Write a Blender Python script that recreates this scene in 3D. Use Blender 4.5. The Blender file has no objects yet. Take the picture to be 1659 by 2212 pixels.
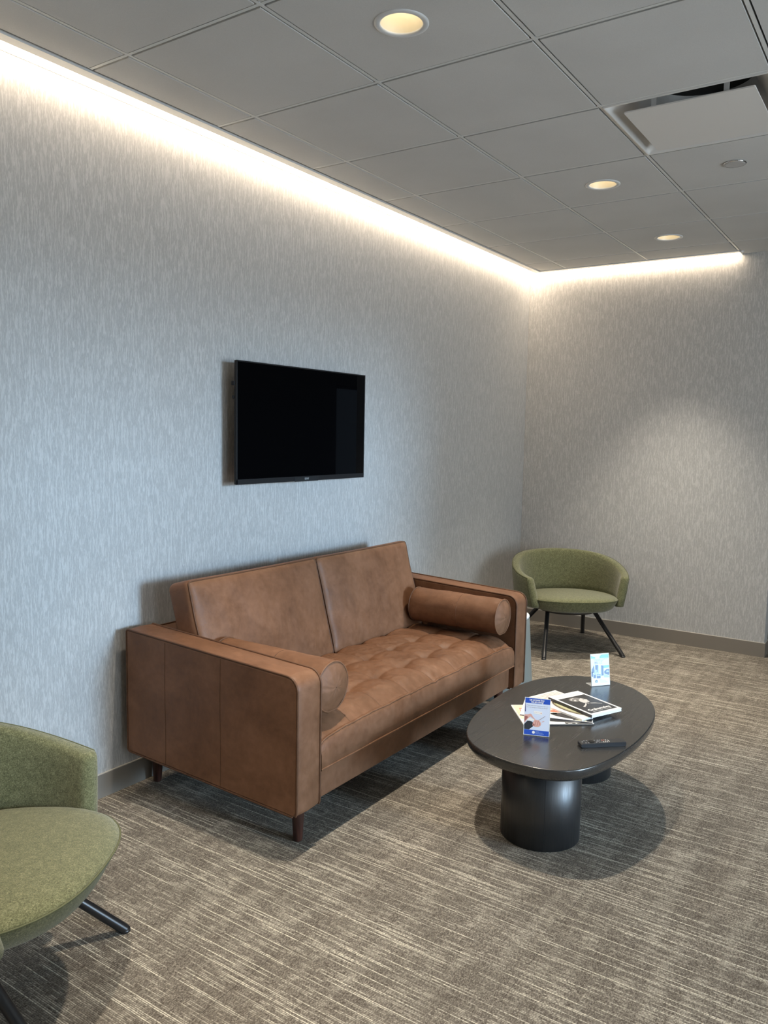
import bpy, bmesh, math, random
from mathutils import Vector, Matrix, noise as mnoise
random.seed(7)
PI = math.pi
sc = bpy.context.scene
COL = sc.collection
H = 2.7432          # ceiling height

# ------------------------------------------------------------------ helpers
class MB:
    """collects polygons; build() links them as ONE mesh object"""
    def __init__(s): s.v=[]; s.f=[]; s.m=[]; s.sm=[]
    def add(s, vs, fs, mat=0, smooth=False, M=None):
        o=len(s.v)
        for p in vs:
            p=Vector(p)
            if M is not None: p=M@p
            s.v.append(p)
        for f in fs:
            s.f.append([o+i for i in f]); s.m.append(mat); s.sm.append(smooth)
    def box(s, a, b, mat=0, M=None):
        x0,y0,z0=a; x1,y1,z1=b
        v=[(x0,y0,z0),(x1,y0,z0),(x1,y1,z0),(x0,y1,z0),(x0,y0,z1),(x1,y0,z1),(x1,y1,z1),(x0,y1,z1)]
        s.add(v,[(0,3,2,1),(4,5,6,7),(0,1,5,4),(1,2,6,5),(2,3,7,6),(3,0,4,7)],mat,False,M)
    def grid(s, rows, closeu=False, closev=False, mat=0, smooth=True, M=None, flip=False):
        n=len(rows); m=len(rows[0]); v=[p for r in rows for p in r]; f=[]
        for i in range(n if closev else n-1):
            for j in range(m if closeu else m-1):
                a=i*m+j; b=i*m+(j+1)%m; c=((i+1)%n)*m+(j+1)%m; d=((i+1)%n)*m+j
                f.append((a,d,c,b) if flip else (a,b,c,d))
        s.add(v,f,mat,smooth,M)
    def tube(s, pts, r, n=8, closed=False, mat=0, caps=True, M=None):
        P=[Vector(p) for p in pts]; N=len(P)
        rad = r if callable(r) else (lambda t: r)
        def tan(i):
            if closed: return (P[(i+1)%N]-P[i-1]).normalized()
            if i==0: return (P[1]-P[0]).normalized()
            if i==N-1: return (P[-1]-P[-2]).normalized()
            return (P[i+1]-P[i-1]).normalized()
        t=tan(0); up=Vector((0,0,1)) if abs(t.z)<.9 else Vector((1,0,0))
        u=(up-t*up.dot(t)).normalized(); rows=[]
        for i in range(N):
            t=tan(i); u=(u-t*u.dot(t)).normalized(); w=t.cross(u); rr=rad(i/max(1,N-1))
            rows.append([P[i]+(u*math.cos(2*PI*k/n)+w*math.sin(2*PI*k/n))*rr for k in range(n)])
        s.grid(rows,closeu=True,closev=closed,mat=mat,M=M)
        if not closed and caps:
            s.add(rows[0],[tuple(range(n))[::-1]],mat,False,M); s.add(rows[-1],[tuple(range(n))],mat,False,M)
    def lathe(s, prof, n=32, mat=0, smooth=True, c=(0,0,0), M=None, fn=None):
        rows=[]
        for (r,z) in prof:
            rows.append([Vector((c[0]+r*math.cos(2*PI*k/n),c[1]+r*math.sin(2*PI*k/n),c[2]+z)) if fn is None else Vector(fn(r,z,2*PI*k/n)) for k in range(n)])
        s.grid(rows,closeu=True,mat=mat,smooth=smooth,M=M)
    def poly(s, pts, mat=0, M=None): s.add(pts,[tuple(range(len(pts)))],mat,False,M)
    def prism(s, pts, z0, z1, mat=0, M=None, smooth=False):
        n=len(pts); v=[(p[0],p[1],z0) for p in pts]+[(p[0],p[1],z1) for p in pts]
        s.add(v,[tuple(range(n))[::-1],tuple(range(n,2*n))],mat,False,M)
        s.add(v,[(i,(i+1)%n,n+(i+1)%n,n+i) for i in range(n)],mat,smooth,M)
    def build(s, name, mats, parent=None, bevel=0, seg=2, weld=False, subsurf=0):
        me=bpy.data.meshes.new(name); me.from_pydata([tuple(p) for p in s.v],[],s.f)
        if not isinstance(mats,(list,tuple)): mats=[mats]
        for m in mats: me.materials.append(m)
        for p,mi,sm in zip(me.polygons,s.m,s.sm): p.material_index=mi; p.use_smooth=sm
        if weld:
            bm=bmesh.new(); bm.from_mesh(me); bmesh.ops.remove_doubles(bm,verts=bm.verts,dist=1e-5)
            bmesh.ops.recalc_face_normals(bm,faces=bm.faces); bm.to_mesh(me); bm.free()
        me.update()
        o=bpy.data.objects.new(name,me); COL.objects.link(o)
        if parent: o.parent=parent
        if bevel:
            b=o.modifiers.new('bevel','BEVEL'); b.width=bevel; b.segments=seg; b.limit_method='ANGLE'; b.angle_limit=math.radians(40)
        if subsurf:
            b=o.modifiers.new('subd','SUBSURF'); b.levels=subsurf; b.render_levels=subsurf
        return o

def tag(o,label=None,cat=None,group=None,kind=None):
    if label: o['label']=label
    if cat: o['category']=cat
    if group: o['group']=group
    if kind: o['kind']=kind
    return o
def thing(name,label,cat,loc=(0,0,0),rz=0,group=None):
    o=bpy.data.objects.new(name,None); COL.objects.link(o); o.location=loc; o.rotation_euler=(0,0,rz)
    o.empty_display_size=.1
    return tag(o,label,cat,group)
def T(x=0,y=0,z=0): return Matrix.Translation((x,y,z))
def RZ(a): return Matrix.Rotation(a,4,'Z')
def text_mesh(txt,size,align='CENTER',space=1.0,bold=0.0):
    """a flat mesh of one line of lettering in the xy plane, centred on its middle"""
    cu=bpy.data.curves.new('t','FONT'); cu.body=txt; cu.size=size; cu.align_x=align; cu.align_y='CENTER'
    cu.space_line=space; cu.resolution_u=3; cu.offset=bold
    ob=bpy.data.objects.new('t',cu); COL.objects.link(ob)
    dg=bpy.context.evaluated_depsgraph_get(); me=bpy.data.meshes.new_from_object(ob.evaluated_get(dg))
    vs=[v.co.copy() for v in me.vertices]; fs=[tuple(p.vertices) for p in me.polygons]
    bpy.data.objects.remove(ob); bpy.data.curves.remove(cu); bpy.data.meshes.remove(me)
    return vs,fs
def put_text(mb,txt,x,y,size,mat=0,z=0,align='CENTER',width=None,M=None,bold=0.0):
    vs,fs=text_mesh(txt,size,align,bold=bold)
    if not vs: return
    w=max(v.x for v in vs)-min(v.x for v in vs)
    k=(width/w) if width else 1
    mb.add([(x+v.x*k,y+v.y,z) for v in vs],fs,mat,False,M)

# ------------------------------------------------------------------ materials
def newmat(name):
    m=bpy.data.materials.new(name); m.use_nodes=True; nt=m.node_tree
    return m,nt,nt.nodes['Principled BSDF']
def plain(name,col,rough=.5,metal=0,spec=.5,coat=0,emit=None,es=0):
    m,nt,b=newmat(name); b.inputs['Base Color'].default_value=(*col,1); b.inputs['Roughness'].default_value=rough
    b.inputs['Metallic'].default_value=metal; b.inputs['Specular IOR Level'].default_value=spec; b.inputs['Coat Weight'].default_value=coat
    if emit: b.inputs['Emission Color'].default_value=(*emit,1); b.inputs['Emission Strength'].default_value=es
    return m
class NT:
    def __init__(s,nt): s.nt=nt; s.l=nt.links.new
    def n(s,t,**k):
        o=s.nt.nodes.new(t)
        for a,b in k.items(): setattr(o,a,b)
        return o
    def coords(s,scale=(1,1,1),rot=(0,0,0),loc=(0,0,0),kind='Object'):
        c=s.n('ShaderNodeTexCoord'); m=s.n('ShaderNodeMapping'); s.l(c.outputs[kind],m.inputs[0])
        m.inputs['Scale'].default_value=scale; m.inputs['Rotation'].default_value=rot; m.inputs['Location'].default_value=loc
        return m.outputs[0]
    def noise(s,vec,scale,detail=2,rough=.5,dist=0):
        o=s.n('ShaderNodeTexNoise'); s.l(vec,o.inputs['Vector']); o.inputs['Scale'].default_value=scale
        o.inputs['Detail'].default_value=detail; o.inputs['Roughness'].default_value=rough; o.inputs['Distortion'].default_value=dist
        return o.outputs['Fac']
    def ramp(s,fac,stops,interp='LINEAR'):
        o=s.n('ShaderNodeValToRGB'); s.l(fac,o.inputs[0]); e=o.color_ramp.elements; o.color_ramp.interpolation=interp
        while len(e)<len(stops): e.new(.5)
        for a,(p,c) in zip(e,stops):
            a.position=p; a.color=(*c,1) if len(c)==3 else c
        return o.outputs[0]
    def val(s,fac,a,b):   # smooth map range to 0..1
        o=s.n('ShaderNodeMapRange'); s.l(fac,o.inputs[0]); o.inputs[1].default_value=a; o.inputs[2].default_value=b; return o.outputs[0]
    def math(s,op,a,b):
        o=s.n('ShaderNodeMath',operation=op)
        for i,x in enumerate((a,b)):
            if isinstance(x,(int,float)): o.inputs[i].default_value=x
            elif x is not None: s.l(x,o.inputs[i])
        return o.outputs[0]
    def mix(s,f,a,b,mode='MIX'):
        o=s.n('ShaderNodeMix',data_type='RGBA',blend_type=mode)
        for i,x in ((0,f),(6,a),(7,b)):
            if isinstance(x,(int,float)): o.inputs[i].default_value=x
            elif isinstance(x,tuple): o.inputs[i].default_value=(*x,1)
            else: s.l(x,o.inputs[i])
        return o.outputs[2]
    def bump(s,h,strength,dist,bsdf):
        o=s.n('ShaderNodeBump'); s.l(h,o.inputs['Height']); o.inputs['Strength'].default_value=strength; o.inputs['Distance'].default_value=dist
        s.l(o.outputs[0],bsdf.inputs['Normal']); return o

# wallpaper: vertical silky strokes
def mat_wall(rot=0):
    m,nt,b=newmat('wallpaper'); k=NT(nt)
    xy=(1,1)
    v1=k.coords((125,125,14)); n1=k.noise(v1,1,3,.6,.7)
    v2=k.coords((290,290,52)); n2=k.noise(v2,1,2,.6,.4)
    v3=k.coords((40,40,7)); n3=k.noise(v3,1,2,.5,.4)
    v4=k.coords((900,900,900)); n4=k.noise(v4,1,1,.5)
    a1=k.val(n1,.50,.565); a2=k.val(n2,.49,.57)       # crisp-edged silky strokes over a duller ground
    s=k.math('ADD',k.math('MULTIPLY',a1,.42),k.math('MULTIPLY',a2,.26))
    s=k.math('ADD',s,k.math('MULTIPLY',n3,.20)); s=k.math('ADD',s,k.math('MULTIPLY',n4,.30))
    c=k.ramp(s,[(.15,(.345,.340,.329)),(.55,(.425,.420,.407)),(.95,(.50,.495,.48))])
    nt.links.new(c,b.inputs['Base Color']); b.inputs['Roughness'].default_value=.62; b.inputs['Specular IOR Level'].default_value=.35
    k.bump(s,.3,.001,b)
    return m
def mat_carpet():
    m,nt,b=newmat('carpet'); k=NT(nt)
    co=k.n('ShaderNodeTexCoord'); sep=k.n('ShaderNodeSeparateXYZ'); k.l(co.outputs['Object'],sep.inputs[0]); X,Y=sep.outputs[0],sep.outputs[1]
    wob=k.math('MULTIPLY',k.math('SUBTRACT',k.noise(k.coords((30,8,1)),1,1,.5),.5),.0016)
    yr=k.math('DIVIDE',k.math('ADD',Y,wob),.0052); row=k.math('FLOOR',yr,None); fr=k.math('FRACT',yr,None)   # tufted rows run along x
    def vec(a,bb,c=0.0):
        o=k.n('ShaderNodeCombineXYZ')
        for i_,v in enumerate((a,bb,c)):
            if isinstance(v,(int,float)): o.inputs[i_].default_value=v
            else: k.l(v,o.inputs[i_])
        return o.outputs[0]
    run=k.noise(vec(k.math('MULTIPLY',X,2.3),k.math('MULTIPLY',row,9.73)),1,1,.5)              # long light yarns
    run2=k.noise(vec(k.math('MULTIPLY',X,9),k.math('MULTIPLY',row,5.31),7.0),1,2,.6)           # short runs
    st=k.noise(vec(k.math('MULTIPLY',X,210),k.math('MULTIPLY',row,3.17),3.0),1,1,.5)            # single stitches
    band=k.noise(k.coords((19,2.0,1),loc=(3,1,0)),1,3,.6,.3)                                    # soft bands run along y
    band2=k.noise(k.coords((4.5,8,1),loc=(9,4,0)),1,2,.5)
    sp=k.noise(k.coords((420,420,1)),1,2,.65)
    bm=k.val(band,.38,.64); b2=k.val(band2,.35,.65)
    base=k.ramp(k.math('ADD',k.math('MULTIPLY',sp,.55),k.math('MULTIPLY',st,.45)),[(.38,(.060,.049,.038)),(.5,(.148,.127,.103)),(.60,(.32,.285,.235))])
    lines=k.val(run,.585,.65)
    l2=k.val(k.math('ADD',run2,k.math('MULTIPLY',k.math('SUBTRACT',bm,.5),.13)),.50,.64)
    prof=k.val(k.math('PINGPONG',fr,.5),.06,.30)
    f=k.math('MAXIMUM',k.math('MULTIPLY',l2,.55),k.math('MULTIPLY',lines,.95))
    f=k.math('MULTIPLY',k.math('MULTIPLY',f,prof),k.math('ADD',.35,k.math('MULTIPLY',k.val(st,.32,.58),.65)))
    c=k.mix(f,base,(.80,.735,.60))
    c=k.mix(k.math('MULTIPLY',bm,.13),c,(.36,.325,.27)); c=k.mix(k.math('MULTIPLY',b2,.25),c,(.095,.080,.065))
    # carpet tile joints (thin dark), 0.61 m
    jx=k.math('PINGPONG',k.math('SUBTRACT',X,1.836),.305); jy=k.math('PINGPONG',k.math('SUBTRACT',Y,.18),.305)
    jm=k.math('MULTIPLY',k.math('LESS_THAN',jx,.0008),k.val(band2,.42,.6)); jm2=k.math('MULTIPLY',k.math('LESS_THAN',jy,.0008),.3)
    c=k.mix(k.math('MULTIPLY',k.math('MAXIMUM',jm,jm2),.8),c,(.03,.026,.022))
    nt.links.new(c,b.inputs['Base Color']); b.inputs['Roughness'].default_value=.95; b.inputs['Specular IOR Level'].default_value=.12
    hh=k.math('ADD',k.math('MULTIPLY',sp,.5),k.math('ADD',k.math('MULTIPLY',prof,.5),k.math('MULTIPLY',f,.5))); k.bump(hh,.7,.004,b)
    return m
def mat_leather(name='leather',tint=1.0):
    m,nt,b=newmat(name); k=NT(nt)
    n1=k.noise(k.coords((1,1,1)),5.5,4,.6,.6); n2=k.noise(k.coords((1,1,1)),38,3,.6); n3=k.noise(k.coords((1,1,1)),420,2,.5)
    s=k.math('ADD',k.math('MULTIPLY',n1,.7),k.math('MULTIPLY',n2,.3))
    t=tint
    c=k.ramp(s,[(.33,(.112*t,.050*t,.024*t)),(.5,(.156*t,.073*t,.037*t)),(.68,(.205*t,.100*t,.054*t))])
    nt.links.new(c,b.inputs['Base Color']); r=k.ramp(n2,[(.3,(.44,)*3),(.7,(.58,)*3)]); nt.links.new(r,b.inputs['Roughness'])
    b.inputs['Specular IOR Level'].default_value=.26
    h=k.math('ADD',k.math('MULTIPLY',n3,.12),k.math('MULTIPLY',k.noise(k.coords((1,1,1)),16,3,.55,.8),.9)); k.bump(h,.30,.006,b)
    return m
def mat_fabric():
    m,nt,b=newmat('green_wool'); k=NT(nt)
    n1=k.noise(k.coords((1,1,1)),300,3,.7,.8); n2=k.noise(k.coords((1,1,1)),60,2,.6)
    s=k.math('ADD',k.math('MULTIPLY',n1,.8),k.math('MULTIPLY',n2,.2))
    c=k.ramp(s,[(.34,(.048,.053,.024)),(.5,(.112,.116,.056)),(.66,(.235,.232,.130))])
    nt.links.new(c,b.inputs['Base Color']); b.inputs['Roughness'].default_value=.9; b.inputs['Specular IOR Level'].default_value=.2
    b.inputs['Sheen Weight'].default_value=.25; b.inputs['Sheen Roughness'].default_value=.5
    k.bump(n1,.5,.002,b); return m
def mat_blackwood(horiz=True):
    m,nt,b=newmat('black_oak'); k=NT(nt)
    v=k.coords((60,2.6,60) if horiz else (70,70,3),rot=(0,0,.10) if horiz else (0,0,0)); g=k.noise(v,1,4,.65,1.2)
    v2=k.coords((420,9,420) if horiz else (380,380,8)); g2=k.noise(v2,1,2,.6,.3)
    s=k.math('ADD',k.math('MULTIPLY',g,.6),k.math('MULTIPLY',g2,.4))
    c=k.ramp(s,[(.30,(.013,.0125,.012)),(.42,(.020,.019,.018))] if horiz else [(.38,(.0045,.0045,.005)),(.6,(.010,.010,.0105))]); nt.links.new(c,b.inputs['Base Color'])
    r=k.ramp(s,[(.32,(.42,)*3),(.44,(.24,)*3)] if horiz else [(.36,(.5,)*3),(.6,(.36,)*3)]) ; nt.links.new(r,b.inputs['Roughness']); b.inputs['Specular IOR Level'].default_value=.85; b.inputs['Coat Weight'].default_value=.35 if horiz else 0; b.inputs['Coat Roughness'].default_value=.22
    k.bump(s,.05 if horiz else .2,.002,b); return m
def mat_tile():
    m,nt,b=newmat('ceiling_tile'); k=NT(nt); n=k.noise(k.coords((1,1,1)),500,2,.6); n2=k.noise(k.coords((1,1,1)),3,2,.5)
    s=k.math('ADD',k.math('MULTIPLY',n,.6),k.math('MULTIPLY',n2,.4))
    c=k.ramp(s,[(.35,(.51,.505,.49)),(.65,(.58,.575,.56))]); nt.links.new(c,b.inputs['Base Color']); b.inputs['Roughness'].default_value=.9
    k.bump(n,.15,.001,b); return m
def mat_walnut():
    m,nt,b=newmat('dark_walnut'); k=NT(nt); g=k.noise(k.coords((60,60,4)),1,3,.6,.5)
    c=k.ramp(g,[(.35,(.022,.008,.006)),(.65,(.06,.022,.014))]); nt.links.new(c,b.inputs['Base Color']); b.inputs['Roughness'].default_value=.35; return m
def mat_glass():
    m=bpy.data.materials.new('window_glass'); m.use_nodes=True; nt=m.node_tree; nt.nodes.clear(); k=NT(nt)
    o=k.n('ShaderNodeOutputMaterial'); mx=k.n('ShaderNodeMixShader'); t=k.n('ShaderNodeBsdfTransparent'); g=k.n('ShaderNodeBsdfGlossy')
    t.inputs[0].default_value=(.93,.96,.97,1); g.inputs['Roughness'].default_value=.02; f=k.n('ShaderNodeFresnel'); f.inputs[0].default_value=1.45
    ge=k.n('ShaderNodeNewGeometry'); inv=k.math('SUBTRACT',1,ge.outputs['Backfacing']); k.l(k.math('MULTIPLY',f.outputs[0],inv),mx.inputs[0]); k.l(t.outputs[0],mx.inputs[1]); k.l(g.outputs[0],mx.inputs[2]); k.l(mx.outputs[0],o.inputs[0]); return m
def mat_acrylic():
    m,nt,b=newmat('clear_acrylic'); b.inputs['Base Color'].default_value=(.93,.95,.96,1); b.inputs['Roughness'].default_value=.04
    b.inputs['Transmission Weight'].default_value=.0; b.inputs['Alpha'].default_value=.22; b.inputs['Specular IOR Level'].default_value=.9; return m
def mat_emit(name,col,st):
    m=bpy.data.materials.new(name); m.use_nodes=True; nt=m.node_tree; nt.nodes.clear(); k=NT(nt)
    o=k.n('ShaderNodeOutputMaterial'); e=k.n('ShaderNodeEmission'); e.inputs[0].default_value=(*col,1); e.inputs[1].default_value=st; k.l(e.outputs[0],o.inputs[0]); return m

WARM=(1.0,.80,.62)
M_wall=mat_wall(); M_carpet=mat_carpet(); M_lea=mat_leather(); M_lea2=mat_leather('leather_piping',.62); M_fab=mat_fabric()
M_piping=plain('green_piping',(.085,.09,.042),.85)
M_bwt=mat_blackwood(True); M_bwv=mat_blackwood(False); M_tile=mat_tile(); M_wal=mat_walnut()
M_grid=plain('white_enamel_grid',(.62,.62,.60),.35); M_void=plain('plenum_dark',(.02,.019,.018),.9)
M_trim=plain('white_enamel',(.60,.61,.61),.3); M_base=plain('rubber_base',(.20,.175,.145),.38,spec=.5); M_cap=plain('base_cap',(.50,.46,.40),.4)
M_paint=plain('painted_wall',(.55,.54,.52),.7); M_blk=plain('black_metal',(.012,.012,.013),.28,spec=.6)
M_black=plain('black_plastic',(.008,.008,.009),.5,spec=.25); M_screen=plain('tv_screen',(.0015,.0015,.0018),.02,spec=.05)
M_led=mat_emit('led_lens',(1.0,.81,.60),23.0)
M_lamp=mat_emit('downlight_lamp',(1.0,.84,.62),34.0)
M_cone=plain('downlight_cone',(.60,.55,.43),.35)
M_chrome=plain('chrome',(.7,.7,.7),.12,1.0); M_disc=plain('grey_disc',(.42,.41,.40),.6)
M_dark=plain('duct_black',(.004,.004,.004),.8); M_pan=plain('diffuser_white',(.66,.65,.63),.35)
M_plaque=plain('diffuser_plaque',(.66,.64,.61),.45)
M_bin=plain('grey_green_lacquer',(.17,.19,.18),.5); M_rim=plain('pale_rim',(.62,.65,.64),.4)
M_acr=mat_acrylic(); M_paper=plain('white_paper',(.86,.86,.85),.55); M_glass=mat_glass()
M_frame=plain('dark_window_frame',(.05,.05,.052),.4)

# ------------------------------------------------------------------ room shell
X1=5.5; Y0=-8.0; Y1=7.2; XE=1.8386; HT=H+.45
def struct(o): return tag(o,kind='structure')
mb=MB(); mb.box((-.15,Y0-.15,-.12),(X1+.15,Y1+.15,0)); struct(mb.build('floor',M_carpet))
mb=MB(); mb.box((-.15,Y0,0),(0,Y1,HT)); struct(mb.build('wall_left',M_wall))
mb=MB(); mb.box((0,0,0),(XE,.14,HT)); struct(mb.build('wall_back',M_wall,bevel=.002))
mb=MB(); mb.box((-.15,Y0-.15,0),(X1+.15,Y0,HT)); struct(mb.build('wall_front',M_paint))
mb=MB(); mb.box((-.15,Y1,0),(X1+.15,Y1+.15,HT)); struct(mb.build('wall_far',M_paint))
# right wall with window openings: (y0,y1,z0,z1)
WIN=[(-6.1,-4.80,.40,2.30),(-4.05,-1.75,.40,2.30),(4.45,6.5,.40,2.25)]
mb=MB(); ys=[Y0]
for (a,b,c,d) in WIN:
    mb.box((X1,ys[-1],0),(X1+.15,a,HT)); mb.box((X1,a,0),(X1+.15,b,c)); mb.box((X1,a,d),(X1+.15,b,HT)); ys.append(b)
mb.box((X1,ys[-1],0),(X1+.15,Y1,HT)); struct(mb.build('wall_right',M_paint))
for i,(a,b,c,d) in enumerate(WIN):
    f=MB(); t=.05
    f.box((X1+.03,a,c),(X1+.10,b,c+t)); f.box((X1+.03,a,d-t),(X1+.10,b,d)); f.box((X1+.03,a,c+t),(X1+.10,a+t,d-t)); f.box((X1+.03,b-t,c+t),(X1+.10,b,d-t))
    f.box((X1+.03,(a+b)/2-.025,c+t),(X1+.10,(a+b)/2+.025,d-t))
    w=struct(f.build('window_%d'%(i+1),M_frame))
    g=MB(); g.box((X1+.062,a+t,c+t),(X1+.068,(a+b)/2-.025,d-t)); g.box((X1+.062,(a+b)/2+.025,c+t),(X1+.068,b-t,d-t)); g.build('pane',M_glass,w)

# baseboards
def baseboard(name,a,b,axis,inward):
    mb=MB(); t=.007; h=.0975
    if axis=='y': mb.box((0,a,0),(t,b,h)); mb.box((0,a,h),(t*.8,b,h+.003),1)
    else: mb.box((a,-t,0),(b+t,0,h)); mb.box((a,-t*.8,h),(b+t*.8,0,h+.003),1); mb.box((b,0,0),(b+t,.14,h)); mb.box((b,0,h),(b+t*.8,.14,h+.003),1)
    return struct(mb.build(name,[M_base,M_cap]))
baseboard('baseboard_left',Y0,-.007,'y',1); baseboard('baseboard_back',.0,XE,'x',1)

# ceiling: tegular tiles and narrow tees
SX,SY=.6034,.6171; XA=.3327; YA=-.38; XT=.123; YT=-.105
xs=[XT]+[XA+i*SX for i in range(0,9)]+[X1]
yl=sorted([YA-i*SY for i in range(0,13)]+[Y0]); yl_in=yl+[YT]          # rows for x < C line (in front of back wall light)
xC=XA+2*SX
ys_out=yl+[YA+SY*i for i in range(1,13) if YA+SY*i<Y1-.1]+[Y1]
DL=[(1.2345,-3.773),(1.2345,-1.9225),(1.2345,-.6885)]
DIFF=(1.54,-2.848,2.1429,-2.231)
ceil=MB(); g=.0122; th=.014
def tile(x0,x1,y0,y1):
    if x1-x0<.03 or y1-y0<.03: return
    if x0>1.5 and x1<2.2 and y0>-2.9 and y1<-2.2: return
    a,b,c,d=x0+g,x1-g,y0+g,y1-g
    hole=[p for p in DL if a<p[0]<b and c<p[1]<d]
    if not hole: ceil.box((a,c,H),(b,d,H+th)); return
    px,py=hole[0]; R=.077; n=32; inner=[]; outer=[]
    for k in range(n):
        an=2*PI*(k+.5)/n; cx_,sy_=math.cos(an),math.sin(an); inner.append((px+R*cx_,py+R*sy_,H))
        tx=((b-px) if cx_>0 else (a-px))/cx_; ty=((d-py) if sy_>0 else (c-py))/sy_; t=min(tx,ty); outer.append((px+t*cx_,py+t*sy_,H))
    corners=[(b,d),(a,d),(a,c),(b,c)]
    ceil.add(inner+outer,[(k,(k+1)%n,n+(k+1)%n,n+k) for k in range(n)])
    for q,(ux,uy) in enumerate(corners):
        an=math.atan2(uy-py,ux-px)%(2*PI); k=int(an/(2*PI)*n-.5)%n; o1=outer[k]; o2=outer[(k+1)%n]
        ceil.poly([o1,(ux,uy,H),o2])
    for (p,q) in (((a,c),(b,c)),((b,c),(b,d)),((b,d),(a,d)),((a,d),(a,c))):
        ceil.poly([(p[0],p[1],H),(q[0],q[1],H),(q[0],q[1],H+th),(p[0],p[1],H+th)])
for i in range(len(xs)-1):
    if xs[i+1]-xs[i]<.04: continue
    rows=yl_in if xs[i+1]<=xC+.01 else (ys_out)
    for j in range(len(rows)-1):
        if xs[i]<XE+.2 and xs[i]>=xC-.01 and rows[j]<0<rows[j+1]:
            tile(xs[i],xs[i+1],rows[j],-.012+g); tile(XE+.002,xs[i+1],-.012-g,rows[j+1])
            continue
        if xs[i]<XE<xs[i+1] and rows[j]>=0: tile(XE+.002,xs[i+1],rows[j],rows[j+1]); continue
        tile(xs[i],xs[i+1],rows[j],rows[j+1])
# enclosing slab above the plenum
cl=ceil; cl.box((-.15,Y0-.15,HT),(X1+.15,Y1+.15,HT+.1),1)
# strip over the cavity behind the back wall (never seen from the lounge)
cl.box((0,.14,H),(xC,Y1,H+th),0)
C_=struct(cl.build('ceiling',[M_tile,M_void]))
gr=MB(); tw=.0062
for x in xs[1:-1]:
    y_end = YT if x<xC-.01 else (Y1 if x>XE else 0)
    gr.box((x-tw,Y0,H+.0015),(x+tw,y_end,H+.006)); gr.box((x-.002,Y0,H+.006),(x+.002,y_end,H+.03))
for y in yl[1:]:
    for i in range(len(xs)-1): gr.box((xs[i]+tw,y-tw,H+.002),(xs[i+1]-tw,y+tw,H+.0055))
for y in ys_out[len(yl):-1]:
    gr.box((XE+.02,y-tw,H+.002),(X1,y+tw,H+.0055))
gr.box((xC+.01,-.02,H+.001),(XE,0,H+.004)); 
gr.build('ceiling_grid',M_grid,C_)

# linear perimeter lights
t=thing('linear_light','long warm white slot light washing the left wall from the ceiling edge','light',(0,-4,H),group='perimeter slot lights')
def pmb(m,name,mat,par,loc,**kw):
    for i in range(len(m.v)): m.v[i]=m.v[i]-Vector(loc)
    return m.build(name,mat,par,**kw)
m=MB(); m.box((.070,Y0,H-.004),(XT-.006,-.1005,H+.03))
pmb(m,'trim',M_trim,t,(0,-4,H))
m=MB(); m.box((.0035,Y0,H+.001),(.070,-.1005,H+.02)); pmb(m,'diffuser_lens',M_led,t,(0,-4,H))
m=MB(); m.box((0,Y0,H-.0015),(.0035,-.1005,H+.02)); pmb(m,'wall_lip',M_disc,t,(0,-4,H))
t=thing('linear_light','short warm white slot light above the back wall, ending at a small clip','light',(.8,0,H),group='perimeter slot lights')
m=MB(); m.box((.070,-.10,H-.004),(1.545,-.058,H+.03)); pmb(m,'trim',M_trim,t,(.8,0,H))
m=MB(); m.box((.0035,-.058,H+.001),(1.540,-.0035,H+.02)); m.box((.0035,-.10,H+.001),(.070,-.058,H+.02)); pmb(m,'diffuser_lens',M_led,t,(.8,0,H))
m=MB(); m.box((0,-.0035,H-.0015),(1.545,0,H+.02)); pmb(m,'wall_lip',M_disc,t,(.8,0,H))
m=MB(); m.box((1.541,-.10,H-.006),(1.546,0,H+.03)); m.lathe([(0,-.010),(.010,-.010),(.012,-.004),(.012,.004)],16,c=(1.556,-.085,H)); pmb(m,'end_cap',M_trim,t,(.8,0,H))

# downlights
def lamp(name,typ,loc,energy,color,**k):
    L=bpy.data.lights.new(name,typ); L.energy=energy; L.color=color
    for a,b in k.items(): setattr(L,a,b)
    o=bpy.data.objects.new(name,L); COL.objects.link(o); o.location=loc; return o
dlab=['round recessed downlight nearest the camera, at the top of the view','round recessed downlight in the middle, beside the round sprinkler cover','round recessed downlight nearest the back wall']
proto=None
for i,(x,y) in enumerate(DL):
    if i==0:
        t=thing('recessed_downlight',dlab[0],'light',(x,y,H),group='recessed downlights')
        m=MB(); m.lathe([(.066,.004),(.066,-.0025),(.070,-.0045),(.079,-.0045),(.085,-.002),(.085,0)],40); m.build('trim_ring',M_trim,t)
        m=MB(); m.lathe([(.066,.003),(.060,.03),(.050,.065),(.040,.085)],40); m.build('reflector',M_cone,t)
        m=MB(); m.lathe([(.040,.085),(.038,.11),(.001,.11)],32,smooth=False); m.build('lamp_housing',M_dark,t)
        m=MB(); m.lathe([(.028,.100),(.001,.100)],24); m.build('lamp_lens',M_lamp,t)
        proto=t
    else:
        t=proto.copy(); COL.objects.link(t); t.location=(x,y,H); t['label']=dlab[i]
        for ch in list(proto.children):
            c=ch.copy(); COL.objects.link(c); c.parent=t
# spots at the seen cans; more without cans added off frame as fill
for (x,y) in DL+[(1.2345,-5.007),(1.2345,-6.86),(3.65,-3.77),(3.65,-1.92),(3.65,-5.62),(3.65,-.07)]:
    s=lamp('downlight_and_fill_beam','SPOT',(x,y,H-.002),215,(1.0,.90,.76),spot_size=math.radians(74),spot_blend=1.0,shadow_soft_size=.03)
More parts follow.
